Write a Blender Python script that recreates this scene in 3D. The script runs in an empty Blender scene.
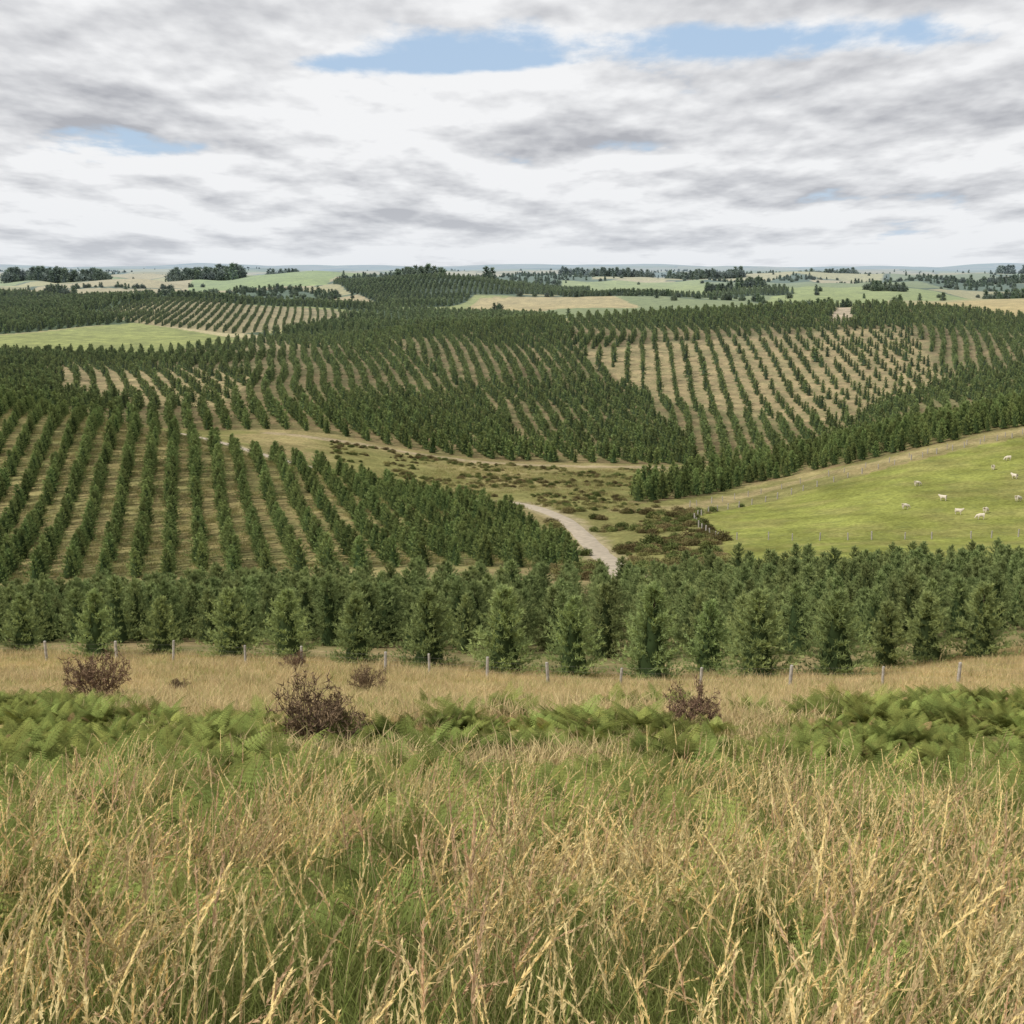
import bpy, math
import numpy as np
from mathutils import Vector
scene = bpy.context.scene
rng = np.random.default_rng(7)
P0 = math.radians(9.85); CP, SP = math.cos(P0), math.sin(P0)
F = 1422.0

# ------------------------------------------------------------------ noise
def h2(ix, iy, s):
    n = (ix.astype(np.int64)*374761393 + iy.astype(np.int64)*668265263 + s*144269504) & 0x7fffffff
    n = ((n ^ (n >> 13))*1274126177) & 0x7fffffff
    return ((n ^ (n >> 16)) & 0xffff)/65535.0
def vnoise(x, y, s=0):
    x = np.asarray(x, float); y = np.asarray(y, float)
    ix = np.floor(x); iy = np.floor(y); fx = x-ix; fy = y-iy
    fx = fx*fx*(3-2*fx); fy = fy*fy*(3-2*fy)
    a = h2(ix, iy, s); b = h2(ix+1, iy, s); c = h2(ix, iy+1, s); d = h2(ix+1, iy+1, s)
    return (a*(1-fx)+b*fx)*(1-fy)+(c*(1-fx)+d*fx)*fy
def fbm(x, y, s=0, o=4):
    t = 0; a = .5; n = 0
    for i in range(o):
        t = t+a*vnoise(x*2**i+17.3*i, y*2**i-9.1*i, s+i); n += a; a *= .5
    return t/n
def sstep(a, b, x):
    t = np.clip((x-a)/(b-a), 0, 1); return t*t*(3-2*t)

# ------------------------------------------------------------------ terrain height (slope profiles along bearings)
def Tof(py): return np.tan(P0+np.arctan((np.asarray(py, float)-512)/F))
near = [(30, 731), (45, 711), (60, 694)]
cols = {
 -150: [(84,655),(150,617),(190,584),(230,537),(280,468),(330,405),(370,388),(410,392),(480,386),(600,372),(700,362),(800,352),(1000,335),(1300,318),(1800,300),(2500,290),(3500,280),(5000,275),(8000,270),(14000,267)],
 0: [(84,655),(150,615),(190,582),(230,535),(280,470),(330,415),(360,400),(400,404),(480,394),(600,376),(700,362),(800,352),(1000,335),(1300,318),(1800,300),(2500,288),(3500,279),(5000,274),(8000,270),(14000,266)],
 150:[(84,655),(150,613),(190,580),(230,535),(280,470),(320,436),(345,426),(380,432),(450,418),(520,403),(620,380),(760,360),(850,350),(1050,330),(1200,316),(1450,297),(1600,294),(1800,303),(2500,286),(3200,277),(5000,275),(8000,269),(14000,266)],
 300:[(84,658),(150,608),(190,576),(230,530),(270,490),(300,464),(330,470),(370,442),(395,431),(450,410),(550,385),(650,365),(780,351),(900,344),(1100,335),(1200,326),(1400,310),(1800,302),(2100,288),(2500,280),(3000,273),(3600,280),(5000,274),(8000,269),(14000,266)],
 450:[(80,668),(150,604),(190,572),(220,545),(250,515),(270,504),(290,509),(330,485),(370,466),(385,461),(430,440),(520,410),(620,375),(720,345),(820,326),(900,332),(1300,322),(1700,303),(1950,284),(2200,271),(2600,286),(3500,280),(5000,274),(8000,270),(14000,267)],
 600:[(76,680),(150,602),(185,575),(215,562),(240,551),(290,512),(340,484),(390,468),(430,455),(500,430),(600,385),(700,350),(800,326),(870,317),(1000,326),(1400,312),(1650,300),(1850,293),(2100,296),(2600,286),(3200,277),(5000,275),(8000,270),(14000,267)],
 750:[(76,680),(150,592),(190,565),(230,543),(280,520),(330,498),(360,481),(390,466),(420,470),(450,457),(520,426),(600,395),(700,350),(800,320),(880,307),(1000,320),(1400,310),(1700,298),(2000,292),(2600,285),(3600,277),(5000,275),(8000,270),(14000,267)],
 900:[(82,668),(150,586),(190,560),(230,540),(290,490),(330,462),(370,440),(405,428),(440,433),(520,412),(600,390),(700,350),(800,322),(900,304),(1000,311),(1300,304),(1700,298),(2000,294),(2600,286),(3600,277),(5000,274),(8000,270),(14000,267)],
 1024:[(86,652),(150,583),(190,558),(230,538),(300,470),(350,430),(390,406),(430,411),(520,395),(620,365),(720,342),(850,320),(950,319),(1100,308),(1300,299),(1700,301),(2200,292),(3000,282),(5000,275),(8000,270),(14000,266)],
 1180:[(90,645),(150,580),(190,555),(230,530),(300,455),(350,415),(390,395),(430,400),(520,385),(620,360),(720,342),(850,322),(950,320),(1100,308),(1300,298),(1700,300),(2200,292),(3000,282),(5000,275),(8000,270),(14000,266)]}
BG = np.arange(-300, 1325, 8.0); VG = np.linspace(math.log(28), math.log(15000), 520)
ck = sorted(cols)
tab = []
for c in ck:
    pts = near+cols[c]
    tab.append(np.interp(VG, np.log([p[0] for p in pts]), Tof([p[1] for p in pts])))
tab = np.array(tab)
TG = np.array([np.interp(BG, ck, tab[:, j]) for j in range(len(VG))])
def gsm(a, sig, ax):
    k = int(3*sig)+1; w = np.exp(-.5*(np.arange(-k, k+1)/sig)**2); w /= w.sum()
    pad = [(0, 0), (0, 0)]; pad[ax] = (k, k)
    ap = np.pad(a, pad, mode='edge')
    return np.apply_along_axis(lambda r: np.convolve(r, w, 'valid'), ax, ap)
TG = gsm(gsm(TG, 4.0, 1), 2.0, 0)
DV = VG[1]-VG[0]
gy = [-40,-5,0,3,6,10,16,22,28,45,60]
gz = [3.5,2.05,2.2,2.75,3.6,4.85,6.5,8.25,9.85,14.35,18.3]
def bd(x, y):
    yy = np.maximum(y, 1.0)
    return 512+F*x/yy
def H(x, y):
    x = np.asarray(x, float); y = np.asarray(y, float)
    b = np.clip(bd(x, y), BG[0], BG[-1]-.01)
    v = np.clip(np.log(np.maximum(y, 29)), VG[0], VG[-1]-1e-4)
    i = (b-BG[0])/8.0; i0 = np.minimum(i.astype(int), len(BG)-2); fi = i-i0
    j = (v-VG[0])/DV; j0 = np.minimum(j.astype(int), len(VG)-2); fj = j-j0
    T = (TG[j0, i0]*(1-fi)+TG[j0, i0+1]*fi)*(1-fj)+(TG[j0+1, i0]*(1-fi)+TG[j0+1, i0+1]*fi)*fj
    fa = sstep(1000, 2200, y)
    T = T+fa*(.0135*np.clip(3000/np.maximum(y, 1), .5, 1))*(fbm(b/110., v*7.0, 31, 3)-.5)
    zf = -T*y + sstep(60, 200, y)*(fbm(x/45., y/45., 5, 3)-.5)*1.6
    zn = -np.interp(y, gy, gz)+(fbm(x/3., y/3., 9, 3)-.5)*.35 + (fbm(x/14., y/14., 12, 2)-.5)*.9*sstep(4, 20, y)
    t = sstep(28, 50, y)
    return zn*(1-t)+zf*t

# ------------------------------------------------------------------ plan map: (bearing, distance)
def inpoly(poly, b, d):
    b = np.asarray(b, float); d = np.asarray(d, float)
    r = np.zeros(b.shape, bool); n = len(poly); j = n-1
    for i in range(n):
        xi, yi = poly[i]; xj, yj = poly[j]
        if yi != yj:
            c = ((yi > d) != (yj > d)) & (b < (xj-xi)*(d-yi)/(yj-yi)+xi)
            r ^= c
        j = i
    return r
def W(b, d): return ((b-512)/F*d, d)
def wpath(p, step=2.0):
    pts = [np.array(W(*q), float) for q in p]
    out = []
    for i in range(len(pts)-1):
        p0 = pts[max(i-1, 0)]; p1 = pts[i]; p2 = pts[i+1]; p3 = pts[min(i+2, len(pts)-1)]
        n = max(2, int(np.linalg.norm(p2-p1)/step))
        for k in range(n):
            t = k/n
            out.append(.5*((2*p1)+(-p0+p2)*t+(2*p0-5*p1+4*p2-p3)*t*t+(-p0+3*p1-3*p2+p3)*t**3))
    out.append(pts[-1]); return np.array(out)
def pdist(x, y, path):
    q = path[::2]; r = np.full(x.shape, 1e9)
    lo = q.min(0)-15; hi = q.max(0)+15
    m = (x > lo[0]) & (x < hi[0]) & (y > lo[1]) & (y < hi[1])
    if m.any():
        xs = x[m]; ys = y[m]; rr = np.full(xs.shape, 1e9)
        for a in q: rr = np.minimum(rr, (xs-a[0])**2+(ys-a[1])**2)
        r[m] = np.sqrt(rr)
    return r

NP_ = [(-300,84),(0,84),(220,83),(350,81),(430,78),(500,77),(660,75),(850,75),(900,79),(1000,85),(1320,92),(1320,152),(-300,152)]
LH = [(-300,186),(578,196),(566,236),(516,262),(474,286),(400,302),(300,318),(200,342),(100,358),(0,376),(-300,392)]
PADK = [(700,285),(800,312),(900,326),(1024,342),(1320,360),(1320,165),(740,178),(722,240)]
BAND = [(628,302),(700,322),(750,346),(800,351),(900,346),(1024,358),(1320,378),(1320,425),(1024,414),(900,420),(850,412),(750,398),(700,372),(640,334)]
PA = [(574,690),(640,715),(760,745),(905,775),(920,700),(945,605),(832,505),(740,545),(640,590)]
PB = [(70,720),(170,705),(262,610),(220,480),(120,500),(55,530)]
PC = [(235,790),(255,905),(385,905),(370,780)]
FE = [(-300,800),(0,790),(170,830),(262,950),(140,1140),(0,1000),(-300,950)]
PF = [(85,1235),(170,1520),(375,1370),(310,1200),(235,1050),(150,1120)]
MID = [(-300,420),(100,405),(230,400),(300,404),(420,396),(520,397),(600,402),(660,402),(730,432),(900,446),(1320,450),(1320,700),(1024,860),(960,905),(700,900),(430,905),(300,1010),(240,955),(170,830),(0,785),(-300,785)]
TRK = [(824,790),(834,880),(838,910),(852,900),(848,840),(856,800)]
G1 = [(-300,1005),(0,1010),(140,1150),(85,1250),(165,1530),(60,1850),(-300,1850)]
H1 = [(172,1545),(378,1400),(322,1200),(260,1020),(420,1000),(540,960),(560,1200),(430,1480),(300,1580),(180,1640)]
I1 = [(395,1600),(450,1620),(475,1800),(560,1850),(590,2250),(520,2500),(380,2500),(335,2300),(350,1950)]
I2 = [(560,1790),(700,1760),(790,1840),(780,1930),(560,1930)]
J1 = [(885,960),(1320,960),(1320,1450),(900,1300)]
K1 = [(462,1500),(540,1440),(640,1520),(600,1790),(480,1780)]
L1 = [(190,2300),(330,2300),(345,3100),(200,3100)]
L2 = [(290,1640),(385,1600),(385,1900),(300,1850)]
L3 = [(560,2050),(720,2050),(700,2900),(560,2900)]
L4 = [(590,2950),(760,2950),(800,3500),(600,3500)]
L5 = [(760,1500),(880,1480),(900,2100),(780,2100)]
road_p = wpath([(630,175),(613,205),(599,232),(584,252),(565,272),(541,290),(514,302),(478,303),(420,309),(350,320),(280,334),(180,352)])
track_p = wpath([(270,392),(350,390),(430,388),(520,388),(600,392),(665,390),(700,384)])
strip_p = wpath([(630,292),(700,303),(760,330),(850,340),(900,338),(1024,350),(1320,370)])
C = lambda r, g, b: np.array([r, g, b])
DRY = C(.44,.34,.15); TAN = C(.32,.25,.13); PADC = C(.21,.225,.06); SOIL = C(.225,.175,.09)
LGRN = C(.26,.28,.085); DARK = C(.06,.085,.035); OLIVE = C(.19,.18,.07); LHG = C(.275,.23,.105)
def worley(x, y, cell, s):
    gx = np.floor(x/cell); gyy = np.floor(y/cell)
    f1 = np.full(x.shape, 1e9); f2 = f1.copy(); idc = np.zeros(x.shape)
    for i in (-1, 0, 1):
        for j in (-1, 0, 1):
            cx = gx+i; cy = gyy+j
            px = (cx+h2(cx, cy, s))*cell; py = (cy+h2(cx, cy, s+1))*cell
            d = np.hypot(x-px, y-py); hid = h2(cx, cy, s+2)
            n = d < f1
            f2 = np.where(n, f1, np.minimum(f2, d)); idc = np.where(n, hid, idc); f1 = np.where(n, d, f1)
    return f1, f2, idc
def landuse(x, y):
    b = bd(x, y); d = y
    wb = b+(fbm(x/9., y/9., 40, 3)-.5)*8*np.clip(300/np.maximum(d, 1), .1, 1)
    wd = d+(fbm(x/9., y/9., 44, 3)-.5)*6
    col = np.tile(OLIVE, (x.size, 1)).reshape(x.shape+(3,)).astype(float)
    n = fbm(x/18., y/18., 50, 4)[..., None]
    col = col*(.75+.5*n)+(TAN-OLIVE)*sstep(.45, .65, fbm(x/30., y/30., 53, 3))[..., None]*.6
    f1, f2, idc = worley(x, y*.55, 300., 3)
    pal = np.array([LGRN, C(.42,.35,.18), C(.25,.29,.09), DARK*1.3, C(.35,.31,.14), C(.46,.39,.21), C(.20,.23,.09), C(.40,.36,.15)])
    fc = pal[(idc*7.99).astype(int)]
    edge = sstep(6, 14, f2-f1)[..., None]
    fc = fc*edge+DARK*(1-edge)
    far = (d > 1000)
    col = np.where(far[..., None], fc, col)
    n2 = fbm(x/7., y/7., 57, 4)[..., None]
    def put(poly, c, gm=0.):
        m = inpoly(poly, wb, wd)
        cc = c*(1+(n[m]-.5)*.6)
        if gm: 
            k = sstep(.42, .62, n2[m])*gm
            cc = cc*(1-k)+C(.14,.15,.06)*k
        col[m] = cc
    put(MID, SOIL, .5); put(LH, LHG, .5); put(PA, TAN, .35); put(PB, TAN, .35); put(PC, TAN*.95, .4); put(FE, LGRN, .2); put(PF, C(.34,.275,.14), .3)
    put(G1, DARK*1.4); put(H1, DARK*1.4); put(L1, C(.25,.31,.09)); put(L3, C(.28,.32,.10)); put(L4, C(.42,.37,.17)); put(L5, C(.27,.31,.10)); put(L2, C(.38,.30,.15)); put(I1, DARK); put(I2, DARK); put(J1, C(.42,.33,.15)); put(K1, C(.40,.32,.15)); put(TRK, C(.42,.34,.24))
    put(BAND, SOIL*.9, .4); put([(-300,70),(1320,70),(1320,186),(-300,186)], SOIL*1.1, .5)
    put(PADK, PADC)
    pm = inpoly(PADK, wb, wd); kk = sstep(.4, .7, n2[pm])*.5; col[pm] = col[pm]*(1-kk)+C(.26,.235,.09)*kk
    near = d < 200
    dn = d < np.interp(b, [p[0] for p in NP_[:11]], [p[1] for p in NP_[:11]])+1
    dry = DRY*(.8+.4*n)
    g = sstep(.5, .62, fbm(x/7., y/7., 60, 3))[..., None]
    dry = dry*(1-.35*g)+OLIVE*.35*g
    col = np.where((dn & near)[..., None], dry, col)
    ng = sstep(34, 22, d)[..., None]
    col = col*(1-ng)+C(.13,.14,.05)*(.7+.6*n)*ng
    for pth, w, c in ((road_p, 3.4, C(.32,.27,.16)), (track_p, 2.6, C(.35,.28,.18)), (strip_p, 3.6, C(.29,.24,.12))):
        dd = pdist(x, y, pth)+(fbm(x/4., y/4., 70, 3)-.5)*3
        k = sstep(w+1.5, w-1, dd)[..., None]
        col = col*(1-k)+c*k
    return np.clip(col, .01, .9)

# ------------------------------------------------------------------ mesh helper
def mk(name, V, Fc, mat=None, col=None, smooth=False, link=True):
    me = bpy.data.meshes.new(name)
    V = np.asarray(V, np.float32); Fc = np.asarray(Fc, np.int32); k = Fc.shape[1]
    me.vertices.add(len(V)); me.vertices.foreach_set('co', V.ravel())
    me.loops.add(Fc.size); me.loops.foreach_set('vertex_index', Fc.ravel())
    me.polygons.add(len(Fc)); me.polygons.foreach_set('loop_start', np.arange(0, Fc.size, k, dtype=np.int32))
    me.update(calc_edges=True)
    if smooth: me.polygons.foreach_set('use_smooth', np.ones(len(Fc), bool))
    if col is not None:
        a = me.color_attributes.new('Col', 'FLOAT_COLOR', 'POINT')
        c4 = np.ones((len(V), 4), np.float32); c4[:, :3] = col
        a.data.foreach_set('color', c4.ravel())
    if mat: me.materials.append(mat)
    o = bpy.data.objects.new(name, me)
    if link: scene.collection.objects.link(o)
    return o
class Geo:
    def __init__(s): s.V = []; s.F = []; s.C = []; s.n = 0
    def add(s, V, Fc, c):
        V = np.asarray(V, float); Fc = np.asarray(Fc, int)
        if Fc.shape[1] == 4: Fc = np.concatenate([Fc[:, [0, 1, 2]], Fc[:, [0, 2, 3]]])
        s.V.append(V); s.F.append(Fc+s.n); s.n += len(V)
        c = np.asarray(c, float)
        s.C.append(np.tile(c, (len(V), 1)) if c.ndim == 1 else c)
    def obj(s, name, mat, link=True, smooth=False):
        return mk(name, np.concatenate(s.V), np.concatenate(s.F), mat, np.concatenate(s.C), smooth, link)
def nrm(a): return a/np.maximum(np.linalg.norm(a, axis=-1, keepdims=True), 1e-9)
def blades(g, P, D, L, Wd, col, r):
    n = len(P); s = nrm(np.cross(D, r.normal(size=(n, 3))))*(np.asarray(Wd)*np.ones(n))[:, None]*.5
    V = np.stack([P-s, P+s, P+D*(np.asarray(L)*np.ones(n))[:, None]], 1).reshape(-1, 3)
    g.add(V, np.arange(3*n).reshape(-1, 3), np.repeat(col, 3, 0))
def ribbons(g, P, az, h, lean, w, col, r, K=4, curl=2.0):
    n = len(P); t = np.linspace(0, 1, K+1)
    dx = np.cos(az)*lean*h; dy = np.sin(az)*lean*h
    c = np.stack([P[:, 0, None]+dx[:, None]*t**curl, P[:, 1, None]+dy[:, None]*t**curl,
                  P[:, 2, None]+h[:, None]*(t-.35*np.minimum(lean, 1.3)[:, None]*t**3)], -1)
    sa = r.random(n)*math.pi; s = np.stack([np.cos(sa), np.sin(sa), 0*sa], -1)
    wt = (w[:, None]*.5*(1-t**1.5*.9))[..., None]
    L = c-s[:, None]*wt; R = c+s[:, None]*wt
    V = np.stack([L, R], 2).reshape(-1, 3)
    base = (np.arange(n)*(K+1)*2)[:, None]; k = np.arange(K)*2
    Q = np.stack([base+k, base+k+1, base+k+3, base+k+2], -1).reshape(-1, 4)
    cc = np.repeat(col, (K+1)*2, 0)
    g.add(V, Q, cc); return c
def tube(g, A, B, r0, r1, col, sides=5):
    A = np.array(A, float); B = np.array(B, float); d = nrm(B-A)
    u = nrm(np.cross(d, [.3, .9, .21])); v = np.cross(d, u)
    a = np.arange(sides)*2*math.pi/sides
    ring = np.cos(a)[:, None]*u+np.sin(a)[:, None]*v
    V = np.concatenate([A+ring*r0, B+ring*r1]); i = np.arange(sides); j = (i+1) % sides
    g.add(V, np.stack([i, j, j+sides, i+sides], 1), col)

# ------------------------------------------------------------------ materials
def newmat(name):
    m = bpy.data.materials.new(name); m.use_nodes = True; nt = m.node_tree
    for n in list(nt.nodes): nt.nodes.remove(n)
    return m, nt
def N(nt, t, **kw):
    n = nt.nodes.new(t)
    for k, v in kw.items(): setattr(n, k, v)
    return n
def math_(nt, op, a, b=None, clamp=False):
    n = nt.nodes.new('ShaderNodeMath'); n.operation = op; n.use_clamp = clamp
    for i, q in enumerate((a, b)):
        if q is None: continue
        if isinstance(q, (int, float)): n.inputs[i].default_value = q
        else: nt.links.new(q, n.inputs[i])
    return n.outputs[0]
def mixc(nt, f, a, b, bt='MIX'):
    n = nt.nodes.new('ShaderNodeMix'); n.data_type = 'RGBA'; n.blend_type = bt
    for s, q in ((0, f), (6, a), (7, b)):
        if isinstance(q, (int, float)): n.inputs[s].default_value = q
        elif isinstance(q, tuple): n.inputs[s].default_value = q+(1,)
        else: nt.links.new(q, n.inputs[s])
    return n.outputs[2]
def maprange(nt, v, a, b, c, d, sm=False):
    n = nt.nodes.new('ShaderNodeMapRange'); n.interpolation_type = 'SMOOTHSTEP' if sm else 'LINEAR'
    nt.links.new(v, n.inputs[0])
    for i, q in enumerate((a, b, c, d)): n.inputs[i+1].default_value = q
    return n.outputs[0]
def paint_haze(nt, col):  # bluish haze painted into the surface colour by distance from the origin
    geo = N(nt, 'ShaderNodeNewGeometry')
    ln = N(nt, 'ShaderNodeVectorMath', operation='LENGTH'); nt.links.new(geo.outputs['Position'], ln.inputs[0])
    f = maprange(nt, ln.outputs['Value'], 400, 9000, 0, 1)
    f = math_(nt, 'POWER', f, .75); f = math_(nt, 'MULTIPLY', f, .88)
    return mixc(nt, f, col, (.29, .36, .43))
def foliage(name, transl=.3, vary=.35, far=True, hue=(.485, .505)):
    m, nt = newmat(name)
    at = N(nt, 'ShaderNodeAttribute', attribute_name='Col')
    oi = N(nt, 'ShaderNodeObjectInfo')
    v = maprange(nt, oi.outputs['Random'], 0, 1, 1-vary, 1+vary)
    hs = N(nt, 'ShaderNodeHueSaturation')
    nt.links.new(at.outputs['Color'], hs.inputs['Color']); nt.links.new(v, hs.inputs['Value'])
    hh = math_(nt, 'FRACT', math_(nt, 'MULTIPLY', oi.outputs['Random'], 17.3))
    nt.links.new(maprange(nt, hh, 0, 1, hue[0], hue[1]), hs.inputs['Hue'])
    c = hs.outputs[0]
    if far: c = paint_haze(nt, c)
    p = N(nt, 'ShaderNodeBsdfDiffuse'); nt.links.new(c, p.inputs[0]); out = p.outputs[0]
    if transl > 0:
        t = N(nt, 'ShaderNodeBsdfTranslucent'); nt.links.new(c, t.inputs[0])
        mx = N(nt, 'ShaderNodeMixShader'); mx.inputs[0].default_value = transl
        nt.links.new(out, mx.inputs[1]); nt.links.new(t.outputs[0], mx.inputs[2]); out = mx.outputs[0]
    o = N(nt, 'ShaderNodeOutputMaterial'); nt.links.new(out, o.inputs[0])
    return m
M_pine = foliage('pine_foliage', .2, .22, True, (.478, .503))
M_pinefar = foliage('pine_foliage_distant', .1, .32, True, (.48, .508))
M_grass = foliage('grass_blades', .25, .22, False)
M_fern = foliage('fern_leaf', .25, .40, False, (.468, .505))
M_twig = foliage('dead_twigs', 0, .2, False)
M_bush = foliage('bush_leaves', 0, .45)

def terrain_mat():
    m, nt = newmat('terrain_surface')
    at = N(nt, 'ShaderNodeAttribute', attribute_name='Col')
    geo = N(nt, 'ShaderNodeNewGeometry')
    def noi(sc, det, rough=.6):
        n = N(nt, 'ShaderNodeTexNoise'); n.inputs['Scale'].default_value = sc; n.inputs['Detail'].default_value = det
        n.inputs['Roughness'].default_value = rough; nt.links.new(geo.outputs['Position'], n.inputs['Vector']); return n.outputs['Fac']
    a = noi(.12, 4); b = noi(1.3, 3, .7)
    va = maprange(nt, a, .3, .7, .72, 1.28); vb = maprange(nt, b, .3, .7, .65, 1.35)
    v = math_(nt, 'MULTIPLY', va, vb)
    comb = N(nt, 'ShaderNodeCombineColor')
    for i in range(3): nt.links.new(v, comb.inputs[i])
    col = mixc(nt, 1.0, at.outputs['Color'], comb.outputs[0], 'MULTIPLY')
    g = mixc(nt, math_(nt, 'MULTIPLY', maprange(nt, noi(.3, 3), .48, .66, 0, 1), .38), col, (.13, .15, .055))
    col = paint_haze(nt, g)
    bp = N(nt, 'ShaderNodeBump'); bp.inputs['Strength'].default_value = .6; bp.inputs['Distance'].default_value = .25
    nt.links.new(b, bp.inputs['Height'])
    p = N(nt, 'ShaderNodeBsdfDiffuse')
    nt.links.new(col, p.inputs[0]); nt.links.new(bp.outputs[0], p.inputs['Normal'])
    o = N(nt, 'ShaderNodeOutputMaterial'); nt.links.new(p.outputs[0], o.inputs[0]); return m
def simple(name, c, sc=8, var=.25, rough=.85):
    m, nt = newmat(name)
    geo = N(nt, 'ShaderNodeNewGeometry')
    n = N(nt, 'ShaderNodeTexNoise'); n.inputs['Scale'].default_value = sc; n.inputs['Detail'].default_value = 5
    nt.links.new(geo.outputs['Position'], n.inputs['Vector'])
    k1 = tuple(x*(1-var) for x in c); k2 = tuple(min(1, x*(1+var)) for x in c)
    col = mixc(nt, maprange(nt, n.outputs['Fac'], .3, .7, 0, 1), k1, k2)
    p = N(nt, 'ShaderNodeBsdfPrincipled'); p.inputs['Roughness'].default_value = rough
    nt.links.new(col, p.inputs['Base Color'])
    bp = N(nt, 'ShaderNodeBump'); bp.inputs['Strength'].default_value = .5; bp.inputs['Distance'].default_value = .05
    nt.links.new(n.outputs['Fac'], bp.inputs['Height']); nt.links.new(bp.outputs[0], p.inputs['Normal'])
    o = N(nt, 'ShaderNodeOutputMaterial'); nt.links.new(p.outputs[0], o.inputs[0]); return m

# ------------------------------------------------------------------ terrain mesh
NS, NW = 760, 1000
S = np.linspace(-.62, .62, NS); Wv = np.exp(np.linspace(math.log(5), math.log(15000), NW))
Y = np.repeat((Wv-12)[:, None], NS, 1); X = S[None, :]*Wv[:, None]*1.0
Z = H(X, Y)
colr = landuse(X, Y)
idx = np.arange(NS*NW).reshape(NW, NS)
Q = np.stack([idx[:-1, :-1], idx[:-1, 1:], idx[1:, 1:], idx[1:, :-1]], -1).reshape(-1, 4)
mk('terrain', np.stack([X, Y, Z], -1).reshape(-1, 3), Q, terrain_mat(), colr.reshape(-1, 3), True)

def strip(name, path, w, mat, off=.1):
    p = path; t = np.gradient(p, axis=0); t = nrm(t); nn = np.stack([t[:, 1], -t[:, 0]], 1)
    K = 7; V = []
    for k in range(K):
        s = (k/(K-1)-.5)*w*(1+(0.35*(fbm(np.arange(len(p))/3., np.zeros(len(p)), 80+k, 2)-.5) if k in (0, K-1) else 0))
        q = p+nn*np.reshape(s, (-1, 1)) if np.ndim(s) else p+nn*s
        edge = abs(k-(K-1)/2)/((K-1)/2)
        rut = -.05 if k in (1, 5) else 0
        V.append(np.stack([q[:, 0], q[:, 1], H(q[:, 0], q[:, 1])+off*(1-edge**4*1.3)+rut], 1))
    V = np.stack(V, 1); n = len(p); ii = np.arange(n*K).reshape(n, K)
    mk(name, V.reshape(-1, 3), np.stack([ii[:-1, :-1], ii[:-1, 1:], ii[1:, 1:], ii[1:, :-1]], -1).reshape(-1, 4), mat, None, True)
M_road = simple('gravel_road', (.37, .31, .225), .8, .22)
strip('dirt_road', road_p, 4.4, M_road, .16)

# ------------------------------------------------------------------ pine trees
def make_pine(name, seed, nb, nt_, nn, bl, bw, Ht=5.0, R=1.75, mat=None, pw=.85, core=.5, d1=(.165,.225,.075), up=0., d0=(.05,.082,.030)):
    r = np.random.default_rng(seed); g = Geo()
    tube(g, (0, 0, -.3), (0, 0, Ht*.9), .09, .02, (.12, .085, .06), 5)
    sides = 8; rings = 5; V = []
    for k in range(rings):
        hf = .06+.72*k/(rings-1)
        rr = R*core*(1-hf)**pw*(.75+.5*r.random(sides)); a = np.arange(sides)*2*math.pi/sides+k*.4
        V.append(np.stack([np.cos(a)*rr, np.sin(a)*rr, hf*Ht+.3*(r.random(sides)-.5)], 1))
    V = np.concatenate(V); i = np.arange(sides); j = (i+1) % sides
    Qc = np.concatenate([np.stack([i+k*sides, j+k*sides, j+(k+1)*sides, i+(k+1)*sides], 1) for k in range(rings-1)])
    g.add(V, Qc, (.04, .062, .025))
    hf = np.linspace(.02, .95, nb)**1.2+r.normal(size=nb)*.012; hf = np.clip(hf, .015, .96)
    az = np.arange(nb)*2.39996+r.normal(size=nb)*.3
    lob = 1+.12*np.sin(az*2+seed)+.08*np.sin(az*3+seed*2)
    prof = (1-hf)**pw*np.minimum(1, .8+hf*2.2)
    rr = R*prof*lob*(.72+.5*r.random(nb))+.1
    el = np.tan(np.radians(12+38*hf+r.normal(size=nb)*7))
    s = (.28+.72*(np.arange(nt_)+r.random((nb, nt_))*.9)/nt_).clip(0, 1.02)
    rad = rr[:, None]*s
    lat = r.normal(size=(nb, nt_))*.13*rr[:, None]*s**.5
    ca = np.cos(az)[:, None]; sa = np.sin(az)[:, None]
    P = np.stack([ca*rad-sa*lat, sa*rad+ca*lat, hf[:, None]*Ht+rad*el[:, None]*(.35+.65*s)-.06*rad+r.normal(size=(nb, nt_))*.05], -1).reshape(-1, 3)
    out = np.stack([ca*np.ones_like(s), sa*np.ones_like(s), .55+up+0*s], -1).reshape(-1, 3)
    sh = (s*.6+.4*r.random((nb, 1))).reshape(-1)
    m = P[:, 2] < Ht*1.02; P = P[m]; out = out[m]; sh = sh[m]
    nl = max(4, nt_*2); zl = np.linspace(.84, 1.0, nl)
    P = np.concatenate([P, np.stack([r.normal(size=nl)*.03, r.normal(size=nl)*.03, zl*Ht], 1)])
    out = np.concatenate([out, np.tile([0, 0, 1.2], (nl, 1))]); sh = np.concatenate([sh, np.full(nl, .8)])
    P = np.repeat(P, nn, 0); out = np.repeat(out, nn, 0); sh = np.repeat(sh, nn)
    D = nrm(nrm(out)+r.normal(size=P.shape)*.5+np.array([0, 0, .15]))
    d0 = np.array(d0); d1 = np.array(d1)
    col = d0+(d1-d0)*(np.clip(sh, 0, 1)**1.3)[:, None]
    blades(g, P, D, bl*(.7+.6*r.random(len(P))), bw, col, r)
    return g.obj(name, mat or M_pinefar, link=False)
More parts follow.
